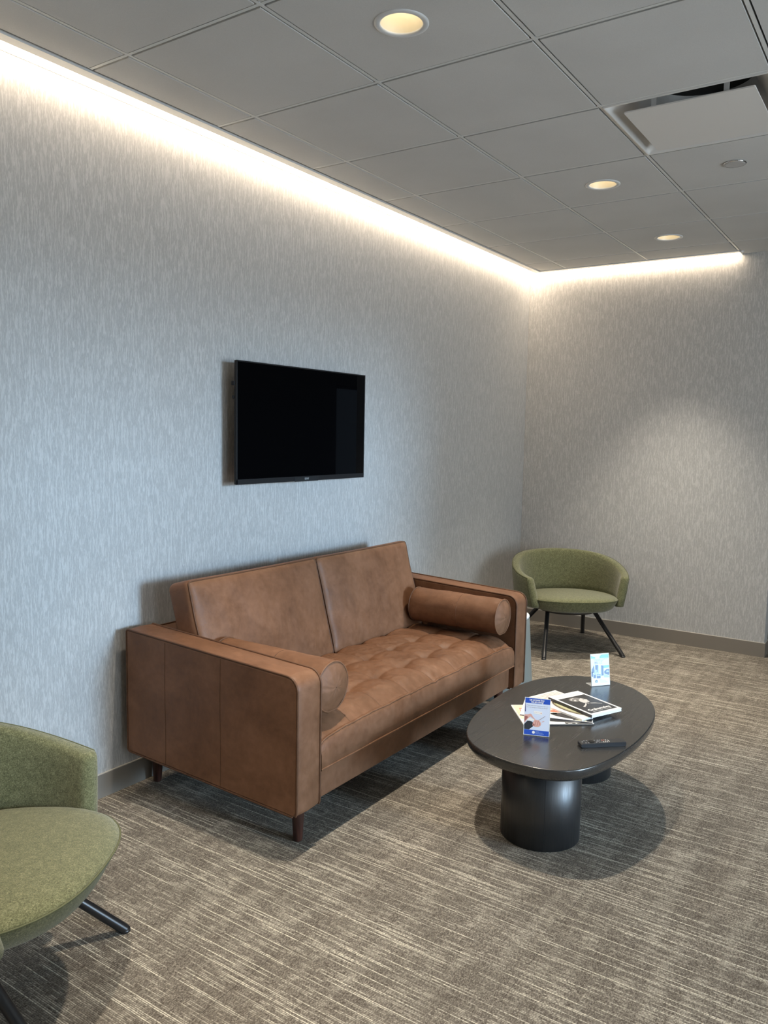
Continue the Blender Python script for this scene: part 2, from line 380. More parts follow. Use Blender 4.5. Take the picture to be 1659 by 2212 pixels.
# sprinkler cover
t=thing('sprinkler_cover','round grey ceiling cap with a chrome rim, right of the middle downlight','sprinkler cover',(1.851,-1.929,H))
m=MB(); m.lathe([(.040,0),(.048,0),(.050,-.004),(.047,-.007),(.043,-.006)],36); m.build('rim',M_chrome,t)
m=MB(); m.lathe([(.043,-.006),(.041,-.0075),(.0005,-.0075)],36,smooth=False); m.build('cover_plate',M_disc,t)

# plaque diffuser
dx,dy=(DIFF[0]+DIFF[2])/2,(DIFF[1]+DIFF[3])/2
t=thing('ceiling_air_vent','square white ceiling air diffuser with a hanging plaque','air vent',(dx,dy,H))
m=MB(); hw=.3017-.006; hh=.3085-.006
def rr(hx,hy,r,n=6):
    out=[]
    for cxs,cys,a0 in ((1,1,0),(-1,1,90),(-1,-1,180),(1,-1,270)):
        for k in range(n+1):
            a=math.radians(a0+90*k/n); out.append((cxs*(hx-r)+r*math.cos(a),cys*(hy-r)+r*math.sin(a)))
    return out
rows=[]
for (hx,hy,r,z) in ((hw,hh,.004,.003),(hw,hh,.004,-.0035),(hw-.007,hh-.007,.004,-.0035),(hw-.010,hh-.010,.006,.004),(hw-.030,hh-.030,.03,.022),(.246,.252,.06,.038),(.225,.228,.10,.060),(.20,.20,.15,.095),(.185,.185,.17,.16)):
    rows.append([(a,b,z) for a,b in rr(hx,hy,r,8)])
m.grid(rows,closeu=True); m.build('pan',M_pan,t)
m=MB(); m.box((-.3,-.3,.16),(.3,.3,.17)); m.build('duct',M_dark,t)
m=MB(); P=rr(.2325,.2385,.006,3); m.prism(P,-.014,-.009); m.build('plaque',M_plaque,t,bevel=.001)
for sx_ in (-.13,.13):
    m=MB(); m.box((sx_-.010,-.205,-.009),(sx_+.010,-.203,.075)); m.box((sx_-.010,-.205,-.009),(sx_+.010,-.185,-.007)); m.build('bracket',M_trim,t,bevel=.0015)

# ------------------------------------------------------------------ sofa
SY0,SY1=-3.905,-2.015; AW=.132; IY0,IY1=SY0+AW,SY1-AW; YM=(SY0+SY1)/2
so=thing('leather_sofa','brown tufted leather sofa with track arms against the left wall','sofa',(.5,YM,0))
LO=(.5,YM,0)
def arm_profile(off=0):
    # x,z outline of a track arm, seen from the side; off shrinks it
    pts=[]; r=.05
    def corner(cx,cz,r,a0,a1,n=7):
        for k in range(n+1):
            a=math.radians(a0+(a1-a0)*k/n); pts.append((cx+(r-off)*math.cos(a),cz+(r-off)*math.sin(a)))
    corner(.952-.020,.156+.020,.020,-90,0,4)
    corner(.952-r,.652-r,r,0,88)
    corner(.055+.010,.684-.010,.010,90,180,4)
    corner(.055+.014,.180+.014,.014,180,268,4)
    return pts
def add_arm(y0,y1):
    m=MB(); pr=arm_profile(); n=len(pr)
    ys_=[(y0,.008),(y0+.002,.004),(y0+.008,0),(y0+.03,-.002),((y0+y1)/2,-.004),(y1-.03,-.002),(y1-.008,0),(y1-.002,.004),(y1,.008)]
    rows=[]
    for y,o in ys_: rows.append([(p[0],y,p[1]) for p in arm_profile(o)])
    m.grid(rows,closeu=True,flip=False)
    m.poly([(p[0],y0,p[1]) for p in arm_profile(.008)][::-1]); m.poly([(p[0],y1,p[1]) for p in arm_profile(.008)])
    a=pmb(m,'armrest',M_lea,so,LO,weld=True)
    m=MB()
    for y,s_ in ((y0+.003,-1),(y1-.003,1)):
        pr2=arm_profile(-.0005); pts=[(p[0],y,p[1]) for p in pr2]
        # keep the piping to front, top and back
        m.tube(pts[2:]+pts[:1],.0042,8,caps=True)
    for ch in [pmb(m,'piping',M_lea2,a,LO)]: pass
    return a
near_arm=add_arm(SY0,IY0); add_arm(IY1,SY1)
# vertical panel seams on the outer face of the near arm
for xx in (.285,.585):
    m=MB(); zb=.156+(.952-xx)*.026+.004; zt=.684-(xx-.055)*.035-.008
    m.tube([(xx+.0015*math.sin(k*.7),SY0-.0002,zb+(zt-zb)*k/10) for k in range(11)],.0010,6); pmb(m,'seam',M_lea2,near_arm,LO)
# back frame
m=MB(); R_=[]
for y,o in ((IY0-.002,0),(IY1+.002,0)):
    R_.append([(a,y,b) for a,b in ((.06,.19),(.06,.66),(.07,.672),(.16,.668),(.17,.655),(.17,.19))])
m.grid(R_,closeu=True,smooth=False); pmb(m,'back_frame',M_lea,so,LO,bevel=.006)
m=MB(); m.tube([(.066,IY0,.672),(.066,IY1,.672)],.004,6); m.tube([(.166,IY0,.668),(.166,IY1,.668)],.004,6); pmb(m,'back_piping',M_lea2,so,LO)
# base rail
m=MB(); m.box((.17,IY0+.001,.160),(.926,IY1-.001,.285)); pmb(m,'base_rail',M_lea,so,LO,bevel=.008,seg=3)
# seat cushion with biscuit tufting
SXB,SXF=.20,.938; sy0,sy1=IY0+.004,IY1-.004
TY=[YM+.005+k*.205 for k in range(-3,4)]; TX=[.375,.572,.765]
def seat_h(x,y):
    u=(x-SXB)/(SXF-SXB); v=(y-sy0)/(sy1-sy0)
    z=.438+.012*(1-(2*v-1)**6)
    # crown and front roll
    d=SXF-x; z-= .045*math.exp(-(d/.045)**1.5) if d>=0 else .045
    dv=min(y-sy0,sy1-y); z-=.020*math.exp(-(dv/.03)**1.4)
    d=min(((x-a)**2+(y-b)**2)**.5 for a in TX for b in TY)
    z-=.026*math.exp(-(d/.032)**1.1)
    # valleys along the seams between tufts
    dy=min(abs(y-b) for b in TY); dx_=min(abs(x-a) for a in TX)
    fade=max(0,min(1,(SXF-x)/.05))
    z-=.0055*math.exp(-(dy/.013)**1.2)*(.35+.65*fade)
    if x<TX[2]+.02: z-=.0055*math.exp(-(dx_/.013)**1.2)
    z-=.0022*math.exp(-(dy/.0035)**2)
    if x<TX[2]+.01: z-=.0022*math.exp(-(dx_/.0035)**2)
    # soft crumpling
    z+=.0045*mnoise.noise(Vector((x*11,y*11,0)))+.0024*mnoise.noise(Vector((x*45,y*38,3)))
    return z
NX,NY=130,300
m=MB(); rows=[]
for i in range(NX+1):
    x=SXB+(SXF-SXB)*i/NX
    rows.append([(x,sy0+(sy1-sy0)*j/NY,seat_h(x,sy0+(sy1-sy0)*j/NY)) for j in range(NY+1)])
# front face continues from the last row
last=rows[-1]; FR=[]
for (dx_,zf) in ((.006,.965),(.012,.88),(.016,.6),(.017,.3),(.015,.08),(.008,0)):
    FR.append([(SXF+dx_+.002*mnoise.noise(Vector((p[1]*9,zf*3,5))),p[1],.279+(p[2]-.279)*zf) for p in last])
m.grid(rows+FR); 
m.add([(SXF,sy0,.279),(SXB,sy0,.279),(SXB,sy1,.279),(SXF,sy1,.279)],[(0,1,2,3)])
for jj in (0,-1):
    side=[r[jj] for r in rows+FR]; m.grid([side,[(p[0],p[1],.279) for p in side]],smooth=False,flip=(jj==0))
seat=pmb(m,'seat_cushion',M_lea,so,LO)
m=MB(); m.tube([(SXF+.003+.0008*math.sin(j),last[j][1],last[j][2]-.0015) for j in range(0,NY+1,2)],.0042,8)
m.tube([(SXF+.014,last[j][1],.284) for j in range(0,NY+1,6)],.0038,8)
pmb(m,'seat_piping',M_lea,seat,LO)
m=MB()
for b in TY:
    m.tube([(x,b,seat_h(x,b)+.0004) for x in [SXB+.01+(SXF-.008-SXB-.01)*k/90 for k in range(91)]],.0014,5)
for a in TX:
    m.tube([(a,y,seat_h(a,y)+.0004) for y in [sy0+.01+(sy1-sy0-.02)*k/200 for k in range(201)]],.0011,5)
pmb(m,'tufting_seam',M_lea2,seat,LO)

# back cushions
def rounded_block(w,h,d,r,nu=44,nv=30,nd=10,bulge=.02,seed=0,pinch=.012):
    """closed cushion: w along x, h along y, d along z (front +z)"""
    hw,hh,hd=w/2,h/2,d/2
    def mapp(p):
        q=Vector(p); c=Vector((max(-hw+r,min(hw-r,q.x)),max(-hh+r,min(hh-r,q.y)),max(-hd+r,min(hd-r,q.z))))
        dlt=q-c
        if dlt.length>1e-9: q=c+dlt.normalized()*r
        u=max(-1,min(1,q.x/hw)); v=max(-1,min(1,q.y/hh)); s=q.z/hd
        b=bulge*(1-abs(u)**3)*(1-abs(v)**3)
        q.z+=b*s
        # sides sag in a little between corners
        q.x+=-pinch*(1-v*v)*u**5*.5; q.y+=-pinch*(1-u*u)*v**5*.4*(1 if v>0 else .2)
        q.z+=s*(.006*mnoise.noise(Vector((q.x*5+seed,q.y*6,seed)))+.0022*mnoise.noise(Vector((q.x*22,q.y*9+seed,1))))
        return q
    m=MB()
    def face(fn,na,nb,flip):
        rows=[[mapp(fn(-1+2*i/na,-1+2*j/nb)) for i in range(na+1)] for j in range(nb+1)]; m.grid(rows,flip=flip)
    face(lambda a,b:(a*hw,b*hh,hd),nu,nv,False); face(lambda a,b:(a*hw,b*hh,-hd),nu,nv,True)
    face(lambda a,b:(a*hw,hh,b*hd),nu,nd,True); face(lambda a,b:(a*hw,-hh,b*hd),nu,nd,False)
    face(lambda a,b:(hw,a*hh,b*hd),nv,nd,False); face(lambda a,b:(-hw,a*hh,b*hd),nv,nd,True)
    return m,mapp
def place_cushion(yc,w,seed,nm):
    hgt=.487; dep=.135; r=.030
    m,mp=rounded_block(w,hgt,dep,r,seed=seed,bulge=.024,pinch=.006)
    # local x -> world y, local y -> up (leaning), local z -> world +x
    th=math.atan2(.12,.43)     # lean: top goes toward wall
    up=Vector((-math.sin(th),0,math.cos(th))); nz=Vector((math.cos(th),0,math.sin(th))); wx=Vector((0,1,0))
    R=Matrix((wx,up,nz)).transposed().to_4x4()
    ctr=Vector((.266,yc,.640)); Mx=T(ctr.x,ctr.y,ctr.z)@R
    m.v=[Mx@p for p in m.v]
    c=pmb(m,nm,M_lea,so,LO,weld=True)
    pm=MB(); e=r*.30; loop=[]
    hw,hh,hd=w/2,hgt/2,dep/2
    n=24
    P=rr(hw-e,hh-e,.012,3); dense=[]
    for a,b in zip(P,P[1:]+P[:1]):
        L=((a[0]-b[0])**2+(a[1]-b[1])**2)**.5; kk=max(1,int(L/.02))
        for q in range(kk): dense.append((a[0]+(b[0]-a[0])*q/kk,a[1]+(b[1]-a[1])*q/kk))
    pm.tube([Mx@(mp((a,b,hd-e))+Vector((0,0,.001))) for a,b in dense],.0030,6,closed=True)
    pmb(pm,'piping',M_lea2,c,LO)
    # short top boxing seam toward the wall
    return c
wc=(IY1-IY0)/2+.004
place_cushion(IY0+wc/2-.001,wc,1.3,'back_cushion'); place_cushion(IY1-wc/2+.001,wc,4.1,'back_cushion')
# legs
for (x,y) in ((.86,SY0+.12),(.86,SY1-.12),(.058,SY0+.150),(.058,SY1-.150),(.5,YM)):
    m=MB(); m.lathe([(.0005,0),(.015,0),(.017,.003),(.026,.15),(.026,.19),(.0005,.19)],20,c=(x,y,0)); pmb(m,'leg',M_wal,so,LO)

# bolster pillows
def bolster(label,xa,xb,yc,zc,r,seed):
    t=thing('bolster_pillow',label,'pillow',(xa,yc,zc),group='bolster pillows on the sofa')
    L=xb-xa; m=MB(); n=56; rows=[]
    N=40
    for i in range(N+1):
        x=L*i/N; e=min(x,L-x); rr_=r*(1-.035*math.exp(-e/.012)); row=[]
        for k in range(n):
            a=2*PI*k/n
            w=.0022*mnoise.noise(Vector((x*10,math.cos(a)*2.5+seed,math.sin(a)*2.5)))+.0014*mnoise.noise(Vector((x*26+seed,math.cos(a)*5,math.sin(a)*5)))
            q=rr_+w; zz=q*math.sin(a); zz=max(zz,-r*.94)
            row.append((x,q*math.cos(a),zz))
        rows.append(row)
    m.grid(rows,closeu=True,flip=True); body=m.build('pillow_body',M_lea,t)
    for xe,s_ in ((0,-1),(L,1)):
        m=MB(); rws=[]
        for q in (1.0,.93,.8,.6,.4,.2,.02):
            row=[]
            for k in range(n):
                a=2*PI*k/n; d=.018*(1-q*q)+ (.0016*mnoise.noise(Vector((math.cos(a)*4+seed,math.sin(a)*4,q*1.5))))
                row.append((xe+s_*d,r*.965*q*math.cos(a),max(r*.965*q*math.sin(a),-r*.94)))
            rws.append(row)
        m.grid(rws,closeu=True,flip=(s_>0)); m.build('end_panel',M_lea,body)
        m=MB(); m.tube([(xe,r*.985*math.cos(2*PI*k/48),max(r*.985*math.sin(2*PI*k/48),-r*.95)) for k in range(48)],.0034,8,closed=True); m.build('piping',M_lea2 if s_<0 else M_lea,body)
    m=MB(); m.tube([(L*.56,(r+.0010)*math.cos(2*PI*k/48),max((r+.001)*math.sin(2*PI*k/48),-r*.94)) for k in range(48)],.0009,5,closed=True); m.build('seam',M_lea2,body)
    return t
bolster('brown leather bolster pillow lying along the far armrest, fully in view',.41,.925,-2.250,.560,.092,.7)
bolster('brown leather bolster pillow mostly hidden behind the near armrest',.38,.925,-3.674,.562,.094,2.9)

# ------------------------------------------------------------------ coffee table
TZ=.38
OUT=[(1.302,-3.367),(1.25,-3.203),(1.223,-3.016),(1.216,-2.817),(1.23,-2.661),(1.274,-2.531),(1.338,-2.439),(1.433,-2.378),(1.54,-2.368),(1.656,-2.419),(1.75,-2.512),(1.809,-2.619),(1.845,-2.740),(1.863,-2.885),(1.866,-3.052),(1.850,-3.205),(1.822,-3.333),(1.793,-3.408),(1.755,-3.457),(1.7,-3.489),(1.638,-3.504),(1.543,-3.504),(1.463,-3.489),(1.382,-3.448)]
def crom(P,n=6):
    N=len(P); o=[]
    for i in range(N):
        p0,p1,p2,p3=[Vector((*P[(i+j-1)%N],0)) for j in range(4)]
        for k in range(n):
            t=k/n; o.append(.5*((2*p1)+(-p0+p2)*t+(2*p0-5*p1+4*p2-p3)*t*t+(-p0+3*p1-3*p2+p3)*t**3))
    return o
def smooth_loop(P,it):
    for _ in range(it): P=[(P[i-1]+P[i]*2+P[(i+1)%len(P)])/4 for i in range(len(P))]
    return P
loop=smooth_loop(crom(OUT),40)
tc=sum(loop,Vector())/len(loop)
tb=thing('coffee_table','black oval oak coffee table on two drum legs','coffee table',(tc.x,tc.y,0)); TO=(tc.x,tc.y,0)
def inset(d): # offset inward along normals
    n=len(loop); out=[]
    for i in range(n):
        t=(loop[(i+1)%n]-loop[i-1]).normalized(); nn=Vector((-t.y,t.x,0)); 
        if nn.dot(tc-loop[i])<0: nn=-nn
        out.append(loop[i]+nn*d)
    return out
m=MB(); rows=[]
for d,z in ((.0030,TZ),(.0010,TZ-.0012),(.0,TZ-.004),(.0,TZ-.022),(.003,TZ-.032),(.010,TZ-.041),(.020,TZ-.047),(.036,TZ-.050)):
    rows.append([Vector((p.x,p.y,z)) for p in inset(d)])
m.grid(rows,closeu=True); m.add(rows[0],[tuple(range(len(loop)))]); m.add(rows[-1],[tuple(range(len(loop)))[::-1]])
pmb(m,'tabletop',M_bwt,tb,TO,weld=True)
for (x,y,sa) in ((1.558,-3.206,-62),(1.468,-2.578,-40)):
    m=MB(); r=.147
    m.lathe([(.001,.0),(r-.004,.0),(r,.003),(r,TZ-.049),(.001,TZ-.049)],64,c=(x,y,0)); d=pmb(m,'drum_leg',M_bwv,tb,TO,bevel=0)
    for p in d.data.polygons: p.use_smooth = abs(p.normal.z)<.5
    a=math.radians(sa); m=MB(); m.box((r-.0008,-.0007,.004),(r+.0003,.0007,TZ-.05),0,T(x,y,0)@RZ(a)); pmb(m,'seam',M_dark,d,TO)

# ------------------------------------------------------------------ magazines
P_={}
def pm(name,col,rough=.42,spec=.5):
    if name not in P_: P_[name]=plain(name,col,rough,spec=spec)
    return P_[name]
def magazine(label,x,y,ang,w,h,z0,th,cover,build_art,spine=None,sag=0):
    """w along local x, h along local y; art drawn just above the cover"""
    t=thing('magazine',label,'magazine',(x,y,z0),math.radians(ang),'magazines on the coffee table')
    m=MB(); m.box((.0015,.0015,.0006),(w-.0015,h-.0015,th-.0006)); m.build('pages',pm('page_edges',(.78,.80,.82)),t)
    m=MB(); m.box((0,0,th-.0006),(w,h,th)); m.box((0,0,0),(w,h,.0006))
    m.box((0,-.0004,.0002),(w,.0012,th-.0002),1)
    c=m.build('cover',[cover,spine or cover],t)
    build_art(t,c,w,h,th+.0002); return t
def ell(cx,cy,rx,ry,a=0,n=40,a0=0,a1=360):
    out=[]
    for k in range(n):
        q=math.radians(a0+(a1-a0)*k/n); x,y=rx*math.cos(q),ry*math.sin(q); out.append((cx+x*math.cos(a)-y*math.sin(a),cy+x*math.sin(a)+y*math.cos(a)))
    return out
def flat(mb,pts,z,mat=0,M=None): mb.poly([(p[0],p[1],z) for p in pts],mat,M)
M_ink=pm('ink_grey',(.10,.095,.10)); M_inkl=pm('ink_light',(.42,.40,.42)); M_red=pm('print_salmon',(.80,.20,.12)); M_peach=pm('print_peach',(.86,.66,.50))
M_char=pm('print_charcoal',(.035,.035,.037),.35); M_pink=pm('print_pink',(.84,.74,.71)); M_cream=pm('print_cream',(.86,.80,.70)); M_wh=pm('print_white',(.86,.86,.84))
M_skin=pm('print_skin',(.62,.60,.57),.35); M_skind=pm('print_skin_shade',(.22,.21,.20),.35); M_olive=pm('print_olive',(.40,.38,.22),.35); M_brown=pm('print_brown',(.15,.12,.09),.35); M_lime=pm('print_lime',(.70,.70,.45),.35)

def art_bottom(t,c,w,h,z):
    m=MB(); flat(m,[(.004,.06),(.11,.05),(.11,h-.004),(.004,h-.004)],z); m.build('printed_panel',M_peach,c)
    m=MB(); flat(m,[(.02,.14),(.07,.12),(.075,.165),(.025,.185)],z+.0001); flat(m,[(.03,.105),(.075,.09),(.07,.112),(.035,.128)],z+.0001); m.build('printed_block',M_red,c)
    m=MB(); put_text(m,'EB',.045,.155,.04,0,z+.0002,bold=.001); m.build('lettering',M_wh,c)
    m=MB(); flat(m,ell(.155,.045,.075,.020,-.1),z); flat(m,[(.165,.003),(w-.004,.003),(w-.004,.016),(.165,.020)],z); m.build('printed_photo',M_char,c)
    m=MB(); flat(m,[(.176,.005),(.192,.005),(.192,.010),(.176,.010)],z+.0001); flat(m,[(.205,.006),(.212,.006),(.212,.011),(.205,.011)],z+.0001); m.build('printed_bars',M_wh,c)
magazine('lowest magazine of the stack with a salmon block and peach panel, beside the blue card',1.459,-3.160,37.9,.276,.222,TZ+.0005,.0045,M_wh,art_bottom,M_char)
def art_b(t,c,w,h,z):
    m=MB(); flat(m,[(.004,.05),(.14,.05),(.14,h-.01),(.004,h-.01)],z); m.build('printed_panel',M_cream,c)
    m=MB(); flat(m,[(.075,.062),(.165,.075),(.155,.088),(.075,.095)],z+.0001); flat(m,[(.01,.115),(.05,.11),(.05,.15),(.02,.15)],z+.0001); m.build('printed_block',M_red,c)
    m=MB(); flat(m,ell(.20,.040,.085,.026,-.12),z); flat(m,[(.205,.003),(w-.003,.003),(w-.003,.030),(.205,.012)],z); m.build('printed_photo',M_char,c)
    m=MB(); flat(m,[(.215,.004),(.24,.004),(.24,.010),(.215,.011)],z+.0001); flat(m,[(.25,.005),(.258,.005),(.258,.012),(.25,.012)],z+.0001); m.build('printed_bars',M_lime,c)
magazine('second magazine from the bottom, cream with a dark oval photo low on the cover',1.404,-3.078,18,.280,.215,TZ+.0052,.0045,M_wh,art_b,M_ink)
def art_c(t,c,w,h,z):
    m=MB(); flat(m,[(.003,.003),(w*.62,.003),(w*.62,h-.003),(.003,h-.003)],z); m.build('printed_panel',M_pink,c)
    m=MB(); flat(m,[(.008,.120),(.035,.122),(.035,.172),(.008,.172)],z+.0001); m.build('printed_strip',M_cream,c)
    m2=MB()
    for k,(L_,x_) in enumerate(((.10,.014),(.13,.026),(.09,.037),(.11,.047))):
        flat(m2,[(x_,h-.010-L_),(x_+.0035,h-.010-L_),(x_+.0035,h-.010),(x_,h-.010)],z+.0002)
    m2.build('text_bars',M_inkl,c)
    m=MB(); flat(m,ell(.185,.062,.092,.042,-.06),z+.0001); m.build('oval_photo',M_brown,c)
    m=MB(); flat(m,ell(.185,.055,.080,.026,-.05),z+.0002); m.build('oval_glow',M_olive,c)
    m=MB(); flat(m,ell(.180,.049,.060,.011,-.04),z+.0003); m.build('oval_highlight',M_lime,c)
magazine('pale pink magazine with a large oval food photo, under the topmost one',1.350,-2.901,-19.6,.300,.182,TZ+.0100,.0075,M_wh,art_c,M_wh)
def art_d(t,c,w,h,z):
    # cover reads along local y; its top is the local -x end.  map (p: right 0..h, q: up 0..w) -> local
    def L(p,q): return (w-q,p)
    Mx=Matrix(((0,-1,0,w),(1,0,0,0),(0,0,1,0),(0,0,0,1)))
    W_,H_=h,w
    m=MB(); flat(m,[L(.010,.014),L(W_-.010,.014),L(W_-.010,H_-.046),L(.010,H_-.046)],z); m.build('cover_photo',M_char,c)
    m=MB(); put_text(m,'Editorial L',W_*.30,H_-.026,.018,0,z,width=.060,M=Mx); put_text(m,'iterature',W_*.70,H_-.026,.017,0,z,width=.055,M=Mx); m.build('title_lettering',M_inkl,c)
    # a turned head with swept hair, neck and collar (light-toned shapes on charcoal)
    m=MB()
    hair=[(.050,.150),(.044,.162),(.048,.176),(.062,.184),(.080,.186),(.096,.180),(.104,.170),(.098,.160),(.088,.158),(.078,.150),(.070,.140),(.060,.140)]
    flat(m,[L(*p) for p in hair],z+.0001); m.build('portrait_hair',M_skind,c)
    m=MB()
    face=[(.088,.158),(.098,.161),(.104,.168),(.110,.160),(.113,.150),(.120,.143),(.115,.139),(.117,.133),(.113,.129),(.113,.122),(.104,.115),(.094,.118),(.086,.112),(.078,.118),(.074,.134),(.078,.148)]
    flat(m,[L(*p) for p in face],z+.0002)
    flat(m,[L(*p) for p in ((.050,.168),(.062,.178),(.078,.180),(.078,.176),(.062,.172),(.053,.160))],z+.0002)
    flat(m,[L(*p) for p in ((.056,.150),(.064,.162),(.074,.162),(.070,.152),(.062,.146))],z+.0002); m.build('portrait_face',M_skin,c)
    m=MB(); flat(m,[L(*p) for p in ((.098,.148),(.108,.150),(.107,.145),(.099,.144))],z+.0003); flat(m,[L(*p) for p in ((.104,.128),(.114,.131),(.113,.127),(.105,.125))],z+.0003); flat(m,[L(*p) for p in ((.080,.112),(.098,.117),(.094,.104),(.084,.098))],z+.0003); m.build('portrait_shade',M_skind,c)
    m=MB(); flat(m,[L(*p) for p in ((.040,.086),(.066,.100),(.078,.112),(.080,.106),(.068,.094),(.044,.078))],z+.0002); flat(m,[L(*p) for p in ((.098,.108),(.120,.098),(.140,.080),(.138,.076),(.118,.092),(.100,.100))],z+.0002); m.build('portrait_collar',M_skin,c)
    m=MB(); put_text(m,'Grahamsley',W_*.5,.042,.026,0,z+.0003,width=.118,M=Mx,bold=.0006); put_text(m,'EDITION  NOTES',W_*.5,.024,.009,0,z+.0003,width=.100,M=Mx); m.build('masthead_lettering',M_wh,c)
magazine('topmost thick magazine with a black and white portrait on its white cover',1.437,-2.868,-24.4,.243,.168,TZ+.0180,.0125,M_wh,art_d,M_char)

# ------------------------------------------------------------------ remote
rc=Vector((1.768,-3.165,0)); ra=math.atan2(-3.125+3.241,1.843-1.718)
t=thing('remote_control','black television remote lying on the coffee table near its right edge','remote control',(1.718,-3.241,TZ),ra)
m=MB(); Lr,Wr=.170,.036
prof=[(0,.0035,.013),(.006,.0015,.0150),(.03,.0005,.0152),(Lr-.01,.0005,.0165),(Lr,.003,.0155)]
rows=[[(x,0,zb),(x,.004,zb-.0003),(x,Wr-.004,zb-.0003),(x,Wr,zb),(x,Wr,zt-.002),(x,Wr-.002,zt),(x,.002,zt),(x,0,zt-.002)] for x,zb,zt in prof]
m.grid(rows,closeu=True,smooth=False); m.add(rows[0],[tuple(range(8))]); m.add(rows[-1],[tuple(range(8))[::-1]])
body=m.build('casing',plain('remote_black',(.018,.020,.024),.38),t,weld=True)
M_btn=plain('button_grey',(.30,.30,.31),.3); M_btnw=plain('button_white',(.75,.75,.74),.3); M_btnr=plain('button_red',(.55,.16,.10),.3)
def button(x,y,rx,ry,mat,n=14):
    m=MB(); P=ell(x,y,rx,ry,0,n); m.prism(P,.0150,.0166); m.build('button',mat,body)
for (x,y) in ((.010,.018),(.020,.008),(.020,.028),(.030,.008),(.030,.028)): button(x,y,.0025,.0025,M_btn)
button(.045,.018,.010,.011,M_black,24)
for (x,y) in ((.060,.008),(.060,.028),(.066,.018),(.072,.008),(.072,.018),(.072,.028),(.080,.008),(.080,.028)): button(x,y,.0026,.0020,M_btn)
for (x,y,mt) in ((.088,.010,M_btnw),(.088,.026,M_btnr),(.095,.010,M_btnw),(.095,.026,M_btnr),(.102,.010,M_btnw),(.102,.026,M_btnw),(.110,.018,M_btnw)):
    button(x,y,.0013,.0048 if x<.105 else .010,mt,10)

# ------------------------------------------------------------------ acrylic card stands
def card_stand(label,x,y,ang,w,h,lean,foot,art,name='card_stand'):
    """local x to the right, y away from viewer, z up; card leans back"""
    t=thing(name,label,'sign',(x,y,TZ+.0003),math.radians(ang),'card stands on the coffee table')
    a=math.radians(lean); Mx=Matrix.Rotation(a,4,'X')   # +y back
    # plane: local (u,v) -> x=u, z=v*cos, y=v*sin ; normal faces -y
    B=Matrix(((1,0,0,-w/2),(0,math.sin(a),-math.cos(a),0),(0,math.cos(a),math.sin(a),.003),(0,0,0,1)))  # (u,v,n)->world, n toward viewer
    m=MB(); m.box((-.002,-.002,.0006),(w+.002,h+.002,.0018),0,B); m.box((-.002,-.002,-.0022),(w+.002,h+.002,-.0008),0,B)
    m.box((-w/2-.002,0,0),(w/2+.002,foot,.0022)); m.build('acrylic_holder',M_acr,t,bevel=.0004)
    # pale opaque strips paint the light caught along the polished edges
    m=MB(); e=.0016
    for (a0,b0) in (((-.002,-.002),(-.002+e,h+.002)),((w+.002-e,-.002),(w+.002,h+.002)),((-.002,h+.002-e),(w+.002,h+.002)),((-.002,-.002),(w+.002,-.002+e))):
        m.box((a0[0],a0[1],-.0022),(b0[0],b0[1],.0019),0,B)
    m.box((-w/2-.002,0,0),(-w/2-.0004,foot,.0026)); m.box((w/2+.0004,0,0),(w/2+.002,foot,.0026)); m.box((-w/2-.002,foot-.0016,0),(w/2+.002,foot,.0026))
    m.build('polished_edge_glint',plain('acrylic_edge_glint',(.80,.84,.86),.15),t)
    m=MB(); m.box((0,0,-.0004),(w,h,.0004),0,B); c=m.build('card',pm('card_white',(.84,.88,.93),.4),t)
    art(t,c,w,h,B); return t
M_blue=pm('print_blue',(.025,.09,.50),.4); M_lav=pm('print_lavender',(.68,.75,.90),.45); M_hand=pm('print_hand',(.74,.42,.36),.45); M_handd=pm('print_hand_shade',(.36,.13,.12),.45); M_slv=pm('print_sleeve',(.03,.035,.045),.5)
M_sky=pm('print_sky',(.24,.55,.86),.45); M_bld=pm('print_building',(.16,.24,.38),.45); M_bldl=pm('print_building_light',(.46,.58,.74),.45); M_pale=pm('print_pale',(.74,.88,.94),.45); M_logo=pm('print_logo',(.10,.17,.24),.4); M_navy=pm('print_navy',(.08,.08,.25),.4)
